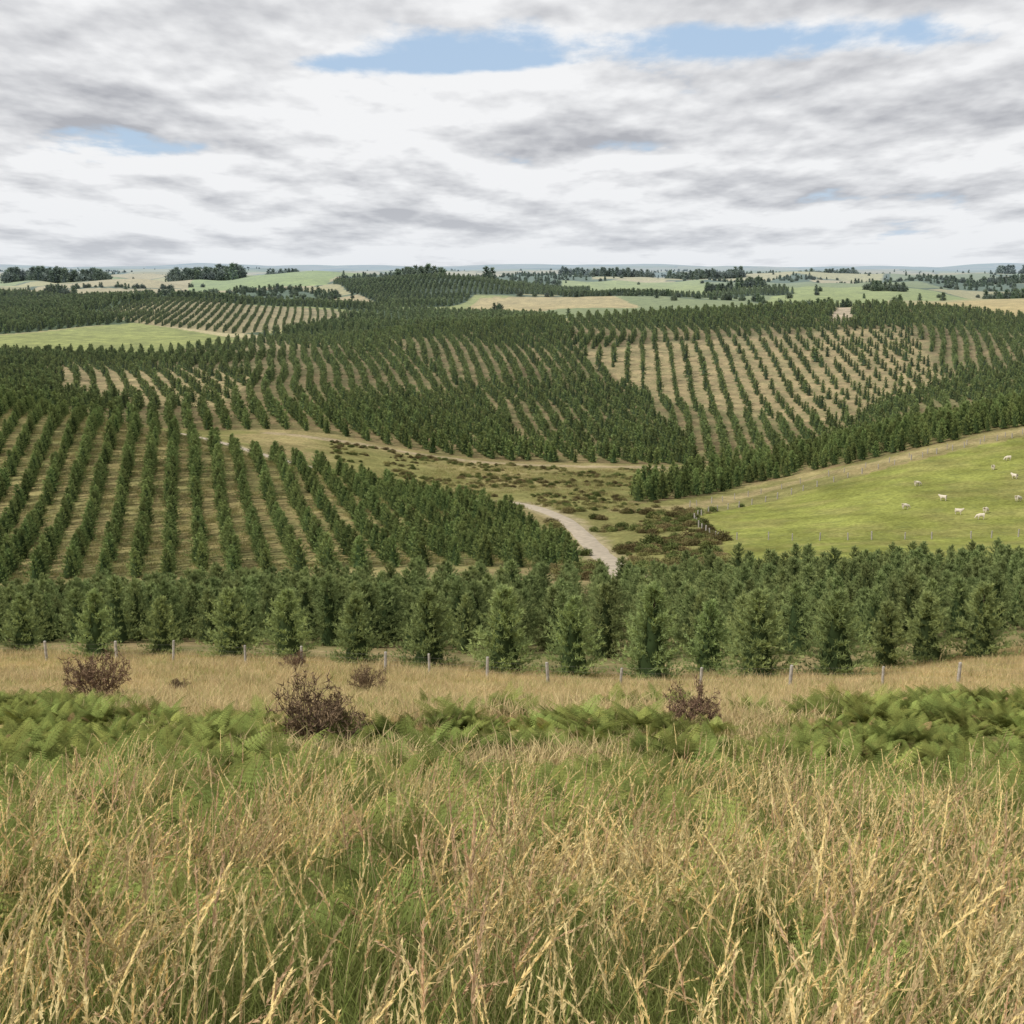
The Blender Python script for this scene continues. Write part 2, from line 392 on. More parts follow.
# specimen pines (front row), plantation pines, mid and far level of detail
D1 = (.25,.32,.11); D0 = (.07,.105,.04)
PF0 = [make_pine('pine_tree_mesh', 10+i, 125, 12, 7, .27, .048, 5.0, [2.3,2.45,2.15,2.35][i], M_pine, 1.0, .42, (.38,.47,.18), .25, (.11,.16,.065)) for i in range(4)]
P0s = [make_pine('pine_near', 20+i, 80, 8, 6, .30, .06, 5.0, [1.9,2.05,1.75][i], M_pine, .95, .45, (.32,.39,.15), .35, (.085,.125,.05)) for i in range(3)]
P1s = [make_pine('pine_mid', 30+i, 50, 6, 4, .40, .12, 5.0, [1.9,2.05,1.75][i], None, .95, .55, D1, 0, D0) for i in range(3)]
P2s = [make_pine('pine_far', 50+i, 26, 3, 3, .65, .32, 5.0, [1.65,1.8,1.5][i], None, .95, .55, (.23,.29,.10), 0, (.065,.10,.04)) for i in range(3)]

def scatter(name, pts, sources, rot=None, scl=None, seed=1, realize=False):
    r = np.random.default_rng(seed); n = len(pts)
    me = bpy.data.meshes.new(name); me.vertices.add(n); me.vertices.foreach_set('co', np.asarray(pts, np.float32).ravel())
    if rot is None: rot = np.stack([r.normal(size=n)*.04, r.normal(size=n)*.04, r.random(n)*6.283], 1)
    if scl is None: scl = np.ones((n, 3))
    if np.ndim(scl) == 1: scl = np.repeat(np.asarray(scl)[:, None], 3, 1)
    a = me.attributes.new('rot', 'FLOAT_VECTOR', 'POINT'); a.data.foreach_set('vector', np.asarray(rot, np.float32).ravel())
    a = me.attributes.new('scl', 'FLOAT_VECTOR', 'POINT'); a.data.foreach_set('vector', np.asarray(scl, np.float32).ravel())
    a = me.attributes.new('idx', 'INT', 'POINT'); a.data.foreach_set('value', r.integers(0, len(sources), n).astype(np.int32))
    o = bpy.data.objects.new(name, me); scene.collection.objects.link(o)
    nt = bpy.data.node_groups.new(name+'_gn', 'GeometryNodeTree')
    nt.interface.new_socket('Geometry', in_out='INPUT', socket_type='NodeSocketGeometry')
    nt.interface.new_socket('Geometry', in_out='OUTPUT', socket_type='NodeSocketGeometry')
    gi = nt.nodes.new('NodeGroupInput'); go = nt.nodes.new('NodeGroupOutput')
    jn = nt.nodes.new('GeometryNodeJoinGeometry')
    for sobj in sources:
        oi = nt.nodes.new('GeometryNodeObjectInfo'); oi.inputs['Object'].default_value = sobj; oi.inputs['As Instance'].default_value = True
        nt.links.new(oi.outputs['Geometry'], jn.inputs[0])
    ip = nt.nodes.new('GeometryNodeInstanceOnPoints'); ip.inputs['Pick Instance'].default_value = True
    def na(nm, t):
        q = nt.nodes.new('GeometryNodeInputNamedAttribute'); q.data_type = t; q.inputs[0].default_value = nm
        return [s for s in q.outputs if s.enabled and s.name == 'Attribute'][0]
    e = nt.nodes.new('FunctionNodeEulerToRotation'); nt.links.new(na('rot', 'FLOAT_VECTOR'), e.inputs[0])
    nt.links.new(gi.outputs[0], ip.inputs['Points']); nt.links.new(jn.outputs[0], ip.inputs['Instance'])
    nt.links.new(na('idx', 'INT'), ip.inputs['Instance Index']); nt.links.new(e.outputs[0], ip.inputs['Rotation'])
    nt.links.new(na('scl', 'FLOAT_VECTOR'), ip.inputs['Scale'])
    outp = ip.outputs[0]
    if realize:
        rz = nt.nodes.new('GeometryNodeRealizeInstances'); nt.links.new(outp, rz.inputs[0]); outp = rz.outputs[0]
    nt.links.new(outp, go.inputs[0])
    md = o.modifiers.new('scatter', 'NODES'); md.node_group = nt
    return o

def rows(poly, diru, row, inrow, seed, excl=(), bmin=-220, bmax=1250, warp=3., roads=True, miss=.03, jit=.25, block=None):
    r = np.random.default_rng(seed)
    pw = np.array([W(min(max(b, bmin), bmax), d) for b, d in poly])
    dv = nrm(np.array([diru, 1.0])) if np.isscalar(diru) else nrm(np.array(diru, float))
    pv = np.array([dv[1], -dv[0]])
    a = pw@dv; c = pw@pv
    A, Cc = np.meshgrid(np.arange(a.min()-30, a.max()+30, inrow), np.arange(c.min()-30, c.max()+30, row))
    A = A+r.random(Cc.shape[0])[:, None]*inrow
    A = A+r.normal(size=A.shape)*jit*inrow*.6; Cx = Cc+r.normal(size=A.shape)*.2+warp*2*(fbm(A/110., Cc/240., seed, 2)-.5)
    x = (A*dv[0]+Cx*pv[0]).ravel(); y = (A*dv[1]+Cx*pv[1]).ravel()
    m = y > 20; x = x[m]; y = y[m]
    b = bd(x, y); m = inpoly(poly, b, y) & (b > bmin) & (b < bmax) & (r.random(len(x)) > miss)
    if block is not None: m &= block(b, y)
    for e in excl: m &= ~inpoly(e, b, y)
    x = x[m]; y = y[m]
    if roads:
        m = (pdist(x, y, road_p) > 4.6) & (pdist(x, y, track_p) > 4.2); x = x[m]; y = y[m]
    return x, y
def plant(name, xy, sources, h, hv, seed, wide=1.0):
    x, y = xy; r = np.random.default_rng(seed); n = len(x)
    hh = h*(1+hv*r.normal(size=n)).clip(.5, 1.6)*(.84+.32*fbm(x/40., y/40., seed, 2))/5.0
    wd = hh*(1+.12*r.normal(size=n)).clip(.7, 1.4)*wide
    return scatter(name, np.stack([x, y, H(x, y)-.05], 1), sources, None, np.stack([wd, wd, hh], 1), seed)

fr = [(-60,84,4.0),(8,86,3.8),(84,82,4.2),(152,84,3.7),(222,82.5,4.3),(281,82,4.3),(352,79,4.3),(426,77.5,4.7),(504,76,5.0),(575,75,4.6),(658,72.5,5.4),(716,78,4.4),(766,73,5.0),(846,73,4.8),(898,79,4.1),(940,82,4.4),(996,82,4.7),(1060,86,4.6)]
rr_ = np.random.default_rng(3)
for i, (b, d, h) in enumerate(fr):
    x, y = W(b, d); o = bpy.data.objects.new('pine_tree', PF0[i % 4].data); scene.collection.objects.link(o)
    o.location = (x, y, float(H(x, y))-.05); s = h/5; o.scale = (s*rr_.uniform(.88, 1.06), s*rr_.uniform(.88, 1.06), s)
    o.rotation_euler = (0, 0, rr_.uniform(0, 6.28))
NPi = [(b, d+15 if d < 120 else d+4) for b, d in NP_]
xn, yn = rows(NPi, .05, 3.2, 2.6, 5, bmin=-160, bmax=1200)
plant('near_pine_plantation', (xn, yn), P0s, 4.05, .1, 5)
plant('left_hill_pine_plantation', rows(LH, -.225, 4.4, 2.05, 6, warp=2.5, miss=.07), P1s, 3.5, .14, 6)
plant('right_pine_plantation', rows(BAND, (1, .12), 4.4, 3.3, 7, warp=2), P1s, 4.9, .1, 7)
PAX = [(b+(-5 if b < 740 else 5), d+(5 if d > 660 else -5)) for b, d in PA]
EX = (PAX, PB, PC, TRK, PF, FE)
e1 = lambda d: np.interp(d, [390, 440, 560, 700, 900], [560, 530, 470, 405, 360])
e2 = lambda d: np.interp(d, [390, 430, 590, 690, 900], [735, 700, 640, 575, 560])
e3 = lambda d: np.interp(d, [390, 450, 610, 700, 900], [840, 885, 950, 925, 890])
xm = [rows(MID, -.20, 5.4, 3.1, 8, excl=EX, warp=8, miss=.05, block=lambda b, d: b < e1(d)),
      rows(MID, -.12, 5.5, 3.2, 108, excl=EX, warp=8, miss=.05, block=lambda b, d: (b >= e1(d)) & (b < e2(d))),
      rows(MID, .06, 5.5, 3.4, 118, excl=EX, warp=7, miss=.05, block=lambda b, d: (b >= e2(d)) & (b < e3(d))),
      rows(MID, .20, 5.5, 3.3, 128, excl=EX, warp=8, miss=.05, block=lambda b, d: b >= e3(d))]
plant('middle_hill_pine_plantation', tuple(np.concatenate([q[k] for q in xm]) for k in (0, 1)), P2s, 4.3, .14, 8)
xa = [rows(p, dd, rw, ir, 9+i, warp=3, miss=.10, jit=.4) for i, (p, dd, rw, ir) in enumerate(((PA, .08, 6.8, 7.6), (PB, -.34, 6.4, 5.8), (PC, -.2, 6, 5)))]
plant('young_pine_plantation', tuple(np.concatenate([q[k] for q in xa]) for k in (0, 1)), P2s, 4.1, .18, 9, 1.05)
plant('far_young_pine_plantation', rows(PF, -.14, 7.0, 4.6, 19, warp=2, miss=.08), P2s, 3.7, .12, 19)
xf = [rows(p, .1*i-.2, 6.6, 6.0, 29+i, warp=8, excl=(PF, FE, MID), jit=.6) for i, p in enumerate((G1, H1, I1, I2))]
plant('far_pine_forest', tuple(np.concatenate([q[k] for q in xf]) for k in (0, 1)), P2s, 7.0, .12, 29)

# ------------------------------------------------------------------ bushes
def make_bush(name, seed, n, bl, c0, c1, mat, flat=.75):
    r = np.random.default_rng(seed); g = Geo()
    for k in range(6):
        a = k*1.05; tube(g, (0, 0, -.1), (math.cos(a)*.5, math.sin(a)*.5, .6), .05, .02, (.08, .06, .04), 4)
    nc = 26; cen = nrm(r.normal(size=(nc, 3)))*(r.random((nc, 1))**.4)*.75; cen[:, 2] = np.abs(cen[:, 2])*flat*1.2+.12
    ci = r.integers(0, nc, n); off = nrm(r.normal(size=(n, 3)))*(.16+.18*r.random((n, 1)))
    P = cen[ci]+off; P[:, 2] = np.maximum(P[:, 2], 0.02)
    D = nrm(off+r.normal(size=(n, 3))*.15+np.array([0, 0, .1]))
    sh = (.5*h2(ci, ci*3, seed)+.5*r.random(n))[:, None]
    blades(g, P, D, bl*(.6+.8*r.random(n)), bl*.5, np.array(c0)+(np.array(c1)-np.array(c0))*sh, r)
    return g.obj(name, mat, link=False)
BU = [make_bush('bush', 60, 1200, .17, (.06,.08,.03), (.19,.22,.07), M_bush),
      make_bush('bush', 61, 1200, .17, (.11,.11,.045), (.28,.27,.10), M_bush),
      make_bush('bush', 62, 1100, .16, (.09,.08,.04), (.23,.19,.08), M_bush)]
BF = [make_bush('round_tree', 63, 420, .34, (.04,.06,.025), (.12,.15,.05), M_bush, 1.0)]
r = np.random.default_rng(77)
bx = []
b = r.uniform(550, 770, 1900); d = r.uniform(175, 300, 1900)
m = ~inpoly(LH, b-14, d) & ~inpoly(PADK, b, d)
x, y = W(b, d); k = fbm(x/9., y/9., 90, 3) > .46
bx.append((x[m & k], y[m & k], r.uniform(.35, 1.4, (m & k).sum())))
b = r.uniform(330, 660, 1700); d = r.uniform(290, 386, 1700); x, y = W(b, d)
m = ~inpoly(LH, b-10, d) & ~inpoly(BAND, b+5, d) & (fbm(x/9., y/9., 91, 3) > .45)
bx.append((x[m], y[m], r.uniform(.25, .95, m.sum())))
x = np.concatenate([q[0] for q in bx]); y = np.concatenate([q[1] for q in bx]); s = np.concatenate([q[2] for q in bx])
m = (pdist(x, y, road_p) > 3.4) & (pdist(x, y, track_p) > 3) & (pdist(x, y, strip_p) > 3.); x = x[m]; y = y[m]; s = s[m]
scatter('valley_scrub', np.stack([x, y, H(x, y)-.05], 1), BU, None, np.stack([s*1.3, s*1.3, s*.9], 1), 7)
for b, d, s in ((655, 236, 2.2), (690, 243, 1.7), (725, 238, 1.9), (668, 262, 1.3)):
    x, y = W(b, d); o = bpy.data.objects.new('shrub', BU[0 if s > 2 else 2].data); scene.collection.objects.link(o)
    o.location = (x, y, float(H(x, y))-.1); o.scale = (s*1.2, s, s)

fx = []; fy = []; fh = []
def belt(poly, n, h, seed):
    q = np.random.default_rng(seed); p = np.array(poly, float)
    b = q.uniform(p[:, 0].min(), p[:, 0].max(), n*3); d = q.uniform(p[:, 1].min(), p[:, 1].max(), n*3)
    m = inpoly(poly, b, d); b = b[m][:n]; d = d[m][:n]; x, y = W(b, d)
    fx.append(x); fy.append(y); fh.append(h*q.uniform(.75, 1.2, len(x)))
def box(b0, b1, d0, d1): return [(b0, d0), (b1, d0), (b1, d1), (b0, d1)]
for i, (bb, n, h) in enumerate(((box(12,112,2900,3060),150,24),(box(176,246,2900,3050),130,26),(box(398,446,2230,2330),90,20),(box(486,494,2300,2320),3,22),
    (box(590,650,3500,3560),60,18),(box(665,740,3300,3380),80,20),(box(790,850,3900,4000),60,20),(box(735,760,2300,2420),40,14),(box(920,1024,2700,2760),90,14),(box(990,1100,4500,4700),90,26),
    (box(270,300,4200,4260),40,22),(box(50,80,2050,2100),25,12),(box(700,735,2050,2090),30,12),(box(860,900,1900,1960),35,11),(box(560,600,4600,4700),50,24),(box(980,1024,1800,1850),30,12))):
    belt(bb, n, h, 200+i)
n = 40000; q = np.random.default_rng(5); dd = np.exp(q.uniform(math.log(1250), math.log(7000), n)); b = q.uniform(-150, 1170, n); x, y = W(b, dd)
f1, f2, idc = worley(x, y*.55, 300., 3)
m = ((f2-f1 < 7) & (vnoise(x/170., y/170., 8) > .5)) | ((((idc*7.99).astype(int) == 3)) & (q.random(n) < .4)) | (q.random(n) < .004)
for p in (PF, FE, J1, K1, G1, H1, I1): m &= ~inpoly(p, b, dd)
m &= ~((inpoly(L1, b, dd) | inpoly(L3, b, dd) | inpoly(L4, b, dd) | inpoly(L5, b, dd)) & (q.random(n) < .9))
x = x[m]; y = y[m]; fx.append(x); fy.append(y); fh.append(q.uniform(5, 10, len(x)))
x = np.concatenate(fx); y = np.concatenate(fy); h = np.concatenate(fh)
bigs = [make_pine('belt_pine', 90, 24, 3, 4, .9, .4, 5.0, 1.5)]
k = np.random.default_rng(1).random(len(x)) < .5
scatter('distant_conifers', np.stack([x[k], y[k], H(x[k], y[k])-.3], 1), bigs, None, np.stack([h[k]/5*1.1]*2+[h[k]/5], 1), 3)
k = ~k
scatter('distant_trees', np.stack([x[k], y[k], H(x[k], y[k])-.3], 1), BF, None, np.stack([h[k]*.55]*2+[h[k]*.62], 1), 4)

# ------------------------------------------------------------------ foreground grasses
STRAW = np.array([.57,.46,.24]); GOLD = np.array([.61,.46,.22]); GRN = np.array([.19,.24,.06]); PINK = np.array([.54,.37,.23]); BRWN = np.array([.42,.31,.17])
def make_tall(name, seed, ns, nl):
    r = np.random.default_rng(seed); g = Geo()
    P = np.stack([r.normal(size=nl)*.10, r.normal(size=nl)*.10, -.05+0*r.random(nl)], 1)
    t = r.random((nl, 1))**.6; cl = STRAW*.85*(1-t)+GRN*t
    ribbons(g, P, r.random(nl)*6.28, r.uniform(.25, .7, nl), r.uniform(.2, 1.0, nl), r.uniform(.004, .008, nl), cl*r.uniform(.7, 1.2, (nl, 1)), r, 3)
    P = np.stack([r.normal(size=ns)*.12, r.normal(size=ns)*.12, -.05+0*r.random(ns)], 1)
    az = r.normal(size=ns)*1.2+.1; h = r.uniform(.55, 1.2, ns); cs = [GOLD, STRAW, PINK, STRAW, GOLD, BRWN][seed % 6]*r.uniform(.75, 1.15, (ns, 1))
    c = ribbons(g, P, az, h, r.uniform(.05, .50, ns), np.full(ns, .0042), cs, r, 6, 2.8)
    kh = 42; tt = np.linspace(.76, 1.0, kh)
    for i in range(ns):
        if r.random() < .10: continue
        cc = np.stack([np.interp(tt, np.linspace(0, 1, 7), c[i, :, q]) for q in range(3)], 1)
        dr = nrm(c[i, -1]-c[i, -2]); D = nrm(dr+r.normal(size=(kh, 3))*.28)
        L = .034*(1-.5*(tt-.78)/.22)*(.7+.6*r.random(kh))
        blades(g, cc, D, L, .008, np.tile(np.minimum(cs[i]*1.2, .82), (kh, 1))*r.uniform(.8, 1.15, (kh, 1)), r)
    return g.obj(name, M_grass, link=False)
TG_ = [make_tall('tall_grass_tuft', 300+i, 9, 12) for i in range(8)]
def make_short(name, seed, n, h0, h1, w, colA, colB, spread, K=2):
    r = np.random.default_rng(seed); g = Geo()
    P = np.stack([r.normal(size=n)*spread, r.normal(size=n)*spread, -.05+0*r.random(n)], 1)
    t = r.random((n, 1)); cl = (np.array(colA)*(1-t)+np.array(colB)*t)*r.uniform(.75, 1.2, (n, 1))
    ribbons(g, P, r.random(n)*6.28, r.uniform(h0, h1, n), r.uniform(.1, .8, n), r.uniform(w*.7, w*1.3, n), cl, r, K)
    return g.obj(name, M_grass, link=False)
SG = [make_short('short_grass_tuft', 330+i, 44, .2, .55, .019, STRAW*.95, STRAW if i < 3 else GRN*1.2, .26) for i in range(4)]
GG = [make_short('green_grass_tuft', 340+i, 52, .25, .72, .010, GRN*1.15, GRN*.75+STRAW*.2, .15, 3) for i in range(3)]
def make_fern(name, seed, nf, L0):
    r = np.random.default_rng(seed); g = Geo()
    for f in range(nf):
        az = f*2.4+r.normal()*.3; L = L0*r.uniform(.7, 1.2); up = r.uniform(.7, 1.3); hz = r.uniform(.35, .9)
        NPn = 13; t = np.linspace(.2, .98, NPn)
        def pos(t): return np.stack([hz*L*t**1.3, 0*t, L*up*(t-.42*t*t)], -1)
        rad = pos(t); tan = nrm(pos(t+.01)-pos(t-.01))
        base = np.array([.19,.235,.065])*(1+.32*r.normal()) if r.random() > .09 else np.array([.36,.26,.12])
        pl = .34*L*(1-t)**.85*np.minimum(1, .6+t*1.2)+.02
        VV = []
        q = np.linspace(.08, 1, 7)
        for sd in (-1, 1):
            pd = nrm(np.stack([.35*tan[:, 0], sd*np.ones(NPn), .35*tan[:, 2]-.12], -1))
            pp = rad[:, None]+pd[:, None]*(pl[:, None]*q)[..., None]; pp[..., 2] -= (pl[:, None]*q**2)*.18
            ll = (pl[:, None]*(1-q)**.8*.30+.010)[..., None]
            for s2 in (-1, 1):
                dd = nrm(tan[:, None]*s2*np.ones((1, 7, 1))+pd[:, None]*.45)
                w = pd[:, None]*(pl[:, None, None]*.06)
                tri = np.stack([pp-w, pp+w, pp+dd*ll], 2)
                VV.append(tri.reshape(-1, 3))
        V = np.concatenate(VV)
        stem = pos(np.linspace(0, 1, 7))
        ca, sa = math.cos(az), math.sin(az); Rm = np.array([[ca, -sa, 0], [sa, ca, 0], [0, 0, 1]])
        V = V@Rm.T; cc = np.clip(base, .02, 1)*r.uniform(.8, 1.2, (len(V)//3, 1)); g.add(V, np.arange(len(V)).reshape(-1, 3), np.repeat(cc, 3, 0))
        st = stem@Rm.T
        for k in range(6): tube(g, st[k], st[k+1], .005, .004, (.2, .22, .06), 3)
    return g.obj(name, M_fern, link=False)
FN = [make_fern('bracken_plant', 400+i, 7, .85) for i in range(6)]

def pts_area(n, d0, d1, seed, bl=-250, br=1270):
    q = np.random.default_rng(seed); d = np.sqrt(q.uniform(d0**2, d1**2, n)); b = q.uniform(bl, br, n); x, y = W(b, d); return x, y, b, d, q
def brk(x, y, b, d):
    lim = np.interp(b, [-200, 0, 120, 250, 420, 600, 760, 900, 1024, 1200], [52, 50, 44, 35, 30, 29, 34, 43, 49, 52])
    return lim+(fbm(x/5., y/5., 101, 3)-.5)*26
x, y, b, d, q = pts_area(12500, 9, 56, 500)
m = (d < brk(x, y, b, d)) & (d > 13.0+(fbm(x/2.2, y/2.2, 102, 2)-.5)*14)
m |= (fbm(x/4., y/4., 103, 3) > .66) & (d > 12)
m &= (fbm(x/2.0, y/2.0, 106, 2) > .33)
x = x[m]; y = y[m]; s = q.uniform(.55, 1.0, len(x))*(.45+.85*sstep(.3, .75, fbm(x/1.6, y/1.6, 105, 2)))
rt = np.stack([q.normal(size=len(x))*.16, q.normal(size=len(x))*.16, q.random(len(x))*6.28], 1)
scatter('bracken', np.stack([x, y, H(x, y)-.03], 1), FN, rt, s, 11)
x, y, b, d, q = pts_area(1900, 5.4, 17, 501, -400, 1424)
m = fbm(x/1.4, y/1.4, 104, 3) > .50
x = x[m]; y = y[m]; s = q.uniform(.65, 1.15, len(x))*sstep(2, 8, d[m])
scatter('foreground_bracken', np.stack([x, y, H(x, y)-.03], 1), FN, None, s, 12)
x, y, b, d, q = pts_area(3800, 1.6, 18.5, 502, -300, 1324)
m = (fbm(x/1.4, y/1.4, 104, 3) < .535) | (d < 4.5)
m &= q.random(len(x)) < sstep(18, 10, d)+.15
m &= (fbm(x/1.1, y/1.1, 120, 2) > .30)
x = x[m]; y = y[m]; s = q.uniform(.65, 1.15, len(x))
rt = np.stack([q.normal(size=len(x))*.08, q.normal(size=len(x))*.08, q.normal(size=len(x))*1.1], 1)
scatter('tall_grass', np.stack([x, y, H(x, y)], 1), TG_, rt, s, 13, True)
x, y, b, d, q = pts_area(4600, 1.6, 19, 503, -300, 1324)
s = q.uniform(.6, 1.15, len(x))*(.65+.7*fbm(x/2., y/2., 119, 2))
scatter('green_undergrowth', np.stack([x, y, H(x, y)], 1), GG, None, s, 14, True)
x, y, b, d, q = pts_area(20000, 18, 90, 504, -200, 1220)
lim = np.interp(b, [p[0] for p in NP_[:11]], [p[1] for p in NP_[:11]])+2
m = (d < lim) & ((d > brk(x, y, b, d)-4))
x = x[m]; y = y[m]; s = q.uniform(.6, 1.25, len(x))*(.5+1.0*fbm(x/6., y/6., 110, 3))
scatter('dry_grass', np.stack([x, y, H(x, y)], 1), SG, None, s, 15)
x, y, b, d, q = pts_area(16000, 180, 385, 505, -150, 700)
m = (inpoly(LH, b, d) | inpoly([(420,290),(640,290),(640,385),(420,385)], b, d)) & (fbm(x/8., y/8., 111, 3) > .45) & (pdist(x, y, road_p) > 3.0)
x = x[m]; y = y[m]; s = q.uniform(.9, 1.8, len(x))
SG2 = [make_short('tussock', 360+i, 40, .2, .5, .03, STRAW*.75, GRN*1.1, .3) for i in range(3)]
scatter('hill_grass', np.stack([x, y, H(x, y)], 1), SG2, None, s, 16)

# dead shrubs
def make_dead(name, seed):
    r = np.random.default_rng(seed); g = Geo(); tips = []
    def br(p, d, L, rad, lv):
        q = p+d*L*.5; d2 = nrm(d+r.normal(size=3)*.25); e = q+d2*L*.5
        c = np.array([.13,.09,.065])*r.uniform(.7, 1.3)
        tube(g, p, q, rad, rad*.8, c, 3); tube(g, q, e, rad*.8, rad*.5, c, 3)
        if lv == 0: tips.append(e); tips.append(q); return
        for k in range(3): br((q if k == 0 else e), nrm(d2+r.normal(size=3)*.5+np.array([0, 0, .2])), L*.66, rad*.6, lv-1)
    for k in range(15):
        a = k*.63+r.normal()*.3; br(np.array([0., 0, -.05]), nrm(np.array([math.cos(a)*.8, math.sin(a)*.8, r.uniform(.5, 2.2)])), r.uniform(.26, .50), .016, 3)
    T = np.array(tips); T = np.repeat(T, 3, 0); D = nrm(r.normal(size=T.shape)+np.array([0, 0, .7]))
    cc = np.array([.15,.105,.065])*r.uniform(.5, 1.7, (len(T), 1))
    blades(g, T, D, r.uniform(.04, .14, len(T)), .018, cc, r)
    return g.obj(name, M_twig, link=False)
DS = [make_dead('dead_shrub_mesh', 600+i) for i in range(3)]
for i, (b, d, s) in enumerate(((302,30,1.55),(332,31,1.1),(82,52,2.0),(700,34,1.2),(166,60,.8),(361,60,1.3),(290,74,1.1),(986,12,.6))):
    x, y = W(b, d); o = bpy.data.objects.new('dead_shrub', DS[i % 3].data); scene.collection.objects.link(o)
    o.location = (x, y, float(H(x, y))-.03); o.scale = (s, s, s*1.1); o.rotation_euler = (0, 0, i*1.7)

# ------------------------------------------------------------------ fences
M_post = simple('weathered_wood', (.34, .31, .27), 6, .3)
def fence(name, path, spacing, h, rp):
    g = Geo(); p = wpath(path, .5); seg = np.r_[0, np.cumsum(np.linalg.norm(np.diff(p, axis=0), axis=1))]
    q = np.random.default_rng(3)
    s = np.arange(0, seg[-1], spacing); s = s+q.normal(size=len(s))*spacing*.09
    x = np.interp(s, seg, p[:, 0]); y = np.interp(s, seg, p[:, 1]); z = H(x, y)
    for i in range(len(x)):
        a = np.array([x[i], y[i], z[i]-.3]); hh = h*q.uniform(.86, 1.1); tl = q.normal(size=2)*.05
        t = np.array([x[i]+tl[0], y[i]+tl[1], z[i]+hh]); rr = rp*q.uniform(.8, 1.2)
        tube(g, a, t, rr*1.05, rr, (1, 1, 1), 8); tube(g, t, t+np.array([0, 0, rr*.5]), rr, rr*.3, (1, 1, 1), 8)
    for wz in np.linspace(.2, .88, 4):
        for i in range(len(x)-1):
            tube(g, (x[i], y[i]-rp, z[i]+h*wz), (x[i+1], y[i+1]-rp, z[i+1]+h*wz), .002, .002, (1, 1, 1), 3)
    return g.obj(name, M_post)
fence('farm_fence', [(-250,80),(30,80),(205,79),(420,73),(583,67),(730,65),(840,65),(945,64),(1024,66),(1250,71)], 4.0, 1.15, .075)
fence('paddock_fence', [(722,240),(702,283),(800,313),(900,328),(1024,344),(1250,357)], 4.5, 1.3, .12)
fence('paddock_fence', [(690,300),(760,324),(850,334),(900,334),(1024,347),(1250,363)], 5.5, 1.3, .10)
fence('paddock_fence', [(722,240),(800,233),(900,228),(1024,226),(1250,226)], 4.5, 1.3, .10)

# ------------------------------------------------------------------ sheep
M_wool = simple('sheep_wool', (.62, .55, .44), 14, .15, .95)
def sheep_mesh(graze, k):
    hz = .18 if graze else .95
    vs = [(-.42,0,.66),(-.2,0,.68),(.1,0,.68),(.36,0,.68),(.55,0,.62 if graze else .8),(.72,0,.36 if graze else .96),(.86,0,hz if graze else .93),
          (-.5,0,.6),(-.55,0,.45)]
    es = [(0,1),(1,2),(2,3),(3,4),(4,5),(5,6),(0,7),(7,8)]
    rad = [.24,.28,.27,.24,.15,.10,.06,.06,.035]
    for sx, par, f in ((-.36, 0, -1), (.34, 3, 1)):
        for sy in (-.13, .13):
            n = len(vs)
            if f < 0: vs += [(sx+.06, sy, .46), (sx-.06, sy, .26), (sx-.02, sy, .03)]
            else: vs += [(sx, sy, .46), (sx+.02, sy, .24), (sx, sy, .03)]
            es += [(par, n), (n, n+1), (n+1, n+2)]; rad += [.10, .042, .035]
    e = len(vs); px, pz = vs[5][0], vs[5][2]
    vs += [(px-.02, .13, pz+.05), (px-.02, -.13, pz+.05)]; es += [(5, e), (5, e+1)]; rad += [.025, .025]
    me = bpy.data.meshes.new('sheep'); me.from_pydata(vs, es, []); me.materials.append(M_wool)
    o = bpy.data.objects.new('sheep', me); scene.collection.objects.link(o)
    o.modifiers.new('skin', 'SKIN'); ss = o.modifiers.new('sub', 'SUBSURF'); ss.levels = 1; ss.render_levels = 2
    for i, v in enumerate(me.skin_vertices[0].data): v.radius = (rad[i], rad[i]); v.use_root = (i == 1)
    return o
for i, (b, d, a) in enumerate(((922,290,.3),(946,268,2.6),(992,302,1.0),(1010,312,3.3),(960,252,-.4),(992,252,.8),(984,246,3.0),(1020,288,2.2),(1022,262,.5),(905,262,.2))):
    x, y = W(b+(i*3 % 7), d); o = sheep_mesh(i % 3 != 1, i); o.location = (x, y, float(H(x, y))); o.rotation_euler = (0, 0, a)
    s = 1.2; o.scale = (s, s, s)

# ------------------------------------------------------------------ world, sun, camera
sun_el = math.radians(46); Sx, Sy = -.80, -.42; az = math.atan2(Sx, Sy)
w = bpy.data.worlds.new("World"); scene.world = w; w.use_nodes = True; nt = w.node_tree
for n in list(nt.nodes): nt.nodes.remove(n)
sky = N(nt, 'ShaderNodeTexSky'); sky.sky_type = 'NISHITA'; sky.sun_disc = False; sky.sun_elevation = sun_el; sky.sun_rotation = az
sky.air_density = 1.0; sky.dust_density = 1.0; sky.ozone_density = 1.5
tc = N(nt, 'ShaderNodeTexCoord'); sp = N(nt, 'ShaderNodeSeparateXYZ'); nt.links.new(tc.outputs['Generated'], sp.inputs[0])
sx, sy, sz = sp.outputs
def dens(zoff, det=6, k=.15, ax=1.35, ay=.9, zc=3.7, rough=.55):
    zz = math_(nt, 'ADD', math_(nt, 'MAXIMUM', math_(nt, 'ADD', sz, zoff), 0.0), k)
    cb = N(nt, 'ShaderNodeCombineXYZ')
    nt.links.new(math_(nt, 'MULTIPLY', math_(nt, 'DIVIDE', sx, zz), ax), cb.inputs[0])
    nt.links.new(math_(nt, 'MULTIPLY', math_(nt, 'DIVIDE', sy, zz), ay), cb.inputs[1])
    cb.inputs[2].default_value = zc
    nn = N(nt, 'ShaderNodeTexNoise'); nn.inputs['Scale'].default_value = 1.0; nn.inputs['Detail'].default_value = det
    nn.inputs['Roughness'].default_value = rough
    nt.links.new(cb.outputs[0], nn.inputs['Vector']); return nn.outputs['Fac']
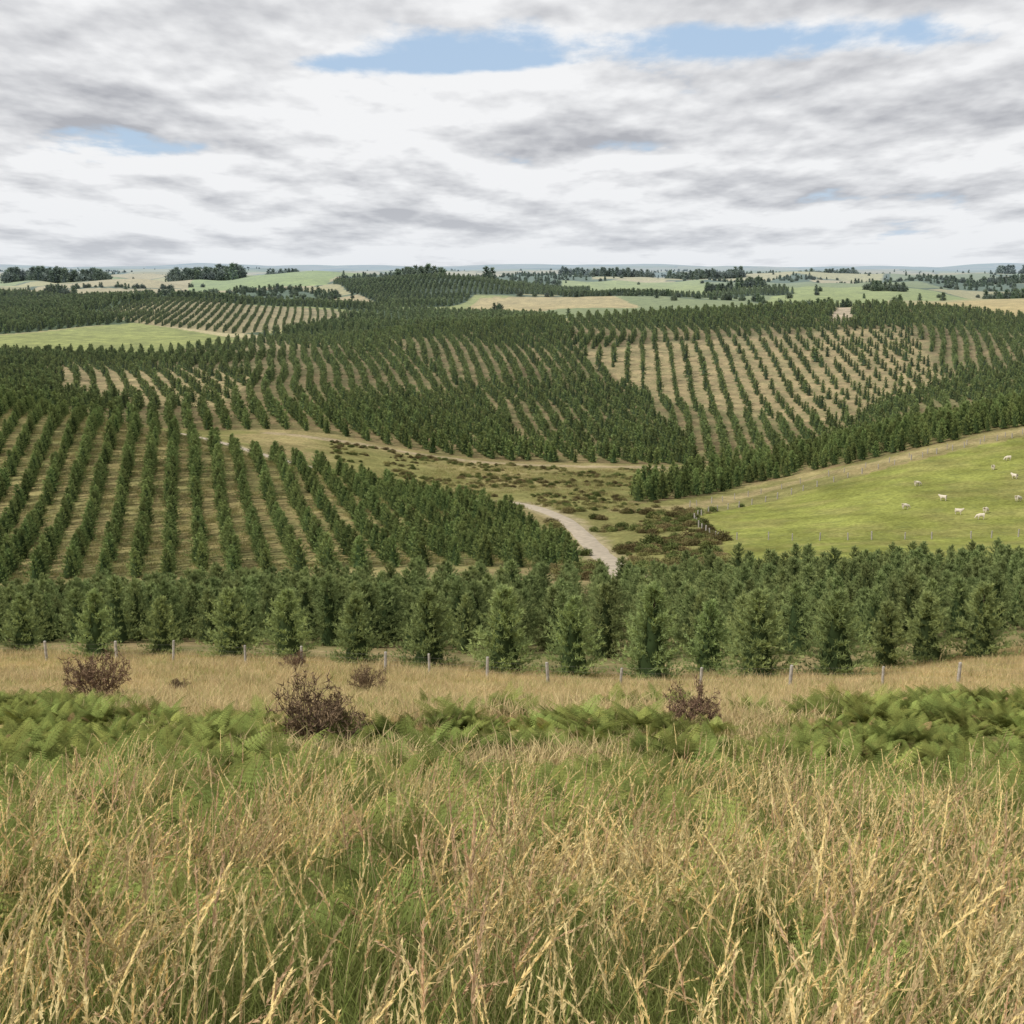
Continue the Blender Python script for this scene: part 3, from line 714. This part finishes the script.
d0 = dens(0, 8, .10, 1.25, .66, 3.7, .57); d1 = dens(.010, 5, .10, 1.25, .66, 3.7, .57); dl = dens(0, 1, .10, .5, .5, 9.1)
def gauss(cx, cz, rx, rz, amp):
    u = math_(nt, 'DIVIDE', sx, math_(nt, 'MAXIMUM', sy, .05))
    a = math_(nt, 'POWER', math_(nt, 'ABSOLUTE', math_(nt, 'DIVIDE', math_(nt, 'SUBTRACT', u, cx), rx)), 2)
    c = math_(nt, 'POWER', math_(nt, 'ABSOLUTE', math_(nt, 'DIVIDE', math_(nt, 'SUBTRACT', sz, cz), rz)), 2)
    return math_(nt, 'MULTIPLY', math_(nt, 'EXPONENT', math_(nt, 'MULTIPLY', math_(nt, 'ADD', a, c), -1)), amp)
bias = math_(nt, 'ADD', gauss(.17, .146, .20, .015, -.24), gauss(-.08, .165, .17, .025, .10))
bias = math_(nt, 'ADD', bias, gauss(-.08, .133, .12, .007, -.13))
hz0 = math_(nt, 'EXPONENT', math_(nt, 'MULTIPLY', math_(nt, 'MAXIMUM', sz, 0), -14))
bias = math_(nt, 'ADD', bias, math_(nt, 'ADD', math_(nt, 'MULTIPLY', hz0, .10), .105))
dd_ = math_(nt, 'ADD', d0, bias)
cover = maprange(nt, dd_, .43, .53, 0, 1, True)
grad = math_(nt, 'SUBTRACT', d0, d1)
lit = math_(nt, 'ADD', math_(nt, 'MULTIPLY', grad, 5.5), math_(nt, 'MULTIPLY', math_(nt, 'SUBTRACT', dd_, .62), -1.2))
lit = math_(nt, 'ADD', lit, math_(nt, 'MULTIPLY', math_(nt, 'SUBTRACT', dl, .5), -1.2))
lit = math_(nt, 'ADD', lit, gauss(-.3, .158, .32, .024, -.32))
lit = math_(nt, 'ADD', lit, .78, True)
cc = mixc(nt, lit, (4.3, 4.4, 4.75), (9.1, 9.15, 9.25))
hz = math_(nt, 'EXPONENT', math_(nt, 'MULTIPLY', math_(nt, 'MAXIMUM', sz, 0), -26))
cc = mixc(nt, math_(nt, 'MULTIPLY', hz, .55), cc, (7.4, 7.8, 8.3))
skc = mixc(nt, .75, sky.outputs[0], (4.8, 6.4, 8.6))
skc = mixc(nt, math_(nt, 'MULTIPLY', hz, .7), skc, (6.8, 7.6, 8.4))
fin = mixc(nt, cover, skc, cc)
bg = N(nt, 'ShaderNodeBackground'); bg.inputs[1].default_value = .1; nt.links.new(fin, bg.inputs[0])
wo = N(nt, 'ShaderNodeOutputWorld'); nt.links.new(bg.outputs[0], wo.inputs[0])

sl = bpy.data.lights.new('sun', 'SUN'); sl.energy = 3.3; sl.angle = math.radians(2.0); sl.color = (1, .95, .87)
so = bpy.data.objects.new('sun', sl); scene.collection.objects.link(so)
hl = math.hypot(Sx, Sy); Sd = Vector((Sx/hl*math.cos(sun_el), Sy/hl*math.cos(sun_el), math.sin(sun_el)))
so.rotation_euler = Sd.to_track_quat('Z', 'Y').to_euler(); so.location = (-20, -20, 60)
cam = bpy.data.cameras.new('camera'); cam.lens = 50; cam.sensor_width = 36; cam.clip_end = 60000; cam.clip_start = .05
co = bpy.data.objects.new('camera', cam); scene.collection.objects.link(co); co.location = (0, 0, 0)
co.rotation_euler = (math.radians(90)-P0, 0, 0); scene.camera = co
scene.view_settings.view_transform = 'Standard'; scene.view_settings.look = 'None'; scene.view_settings.exposure = 0
print('objects', len(scene.objects))
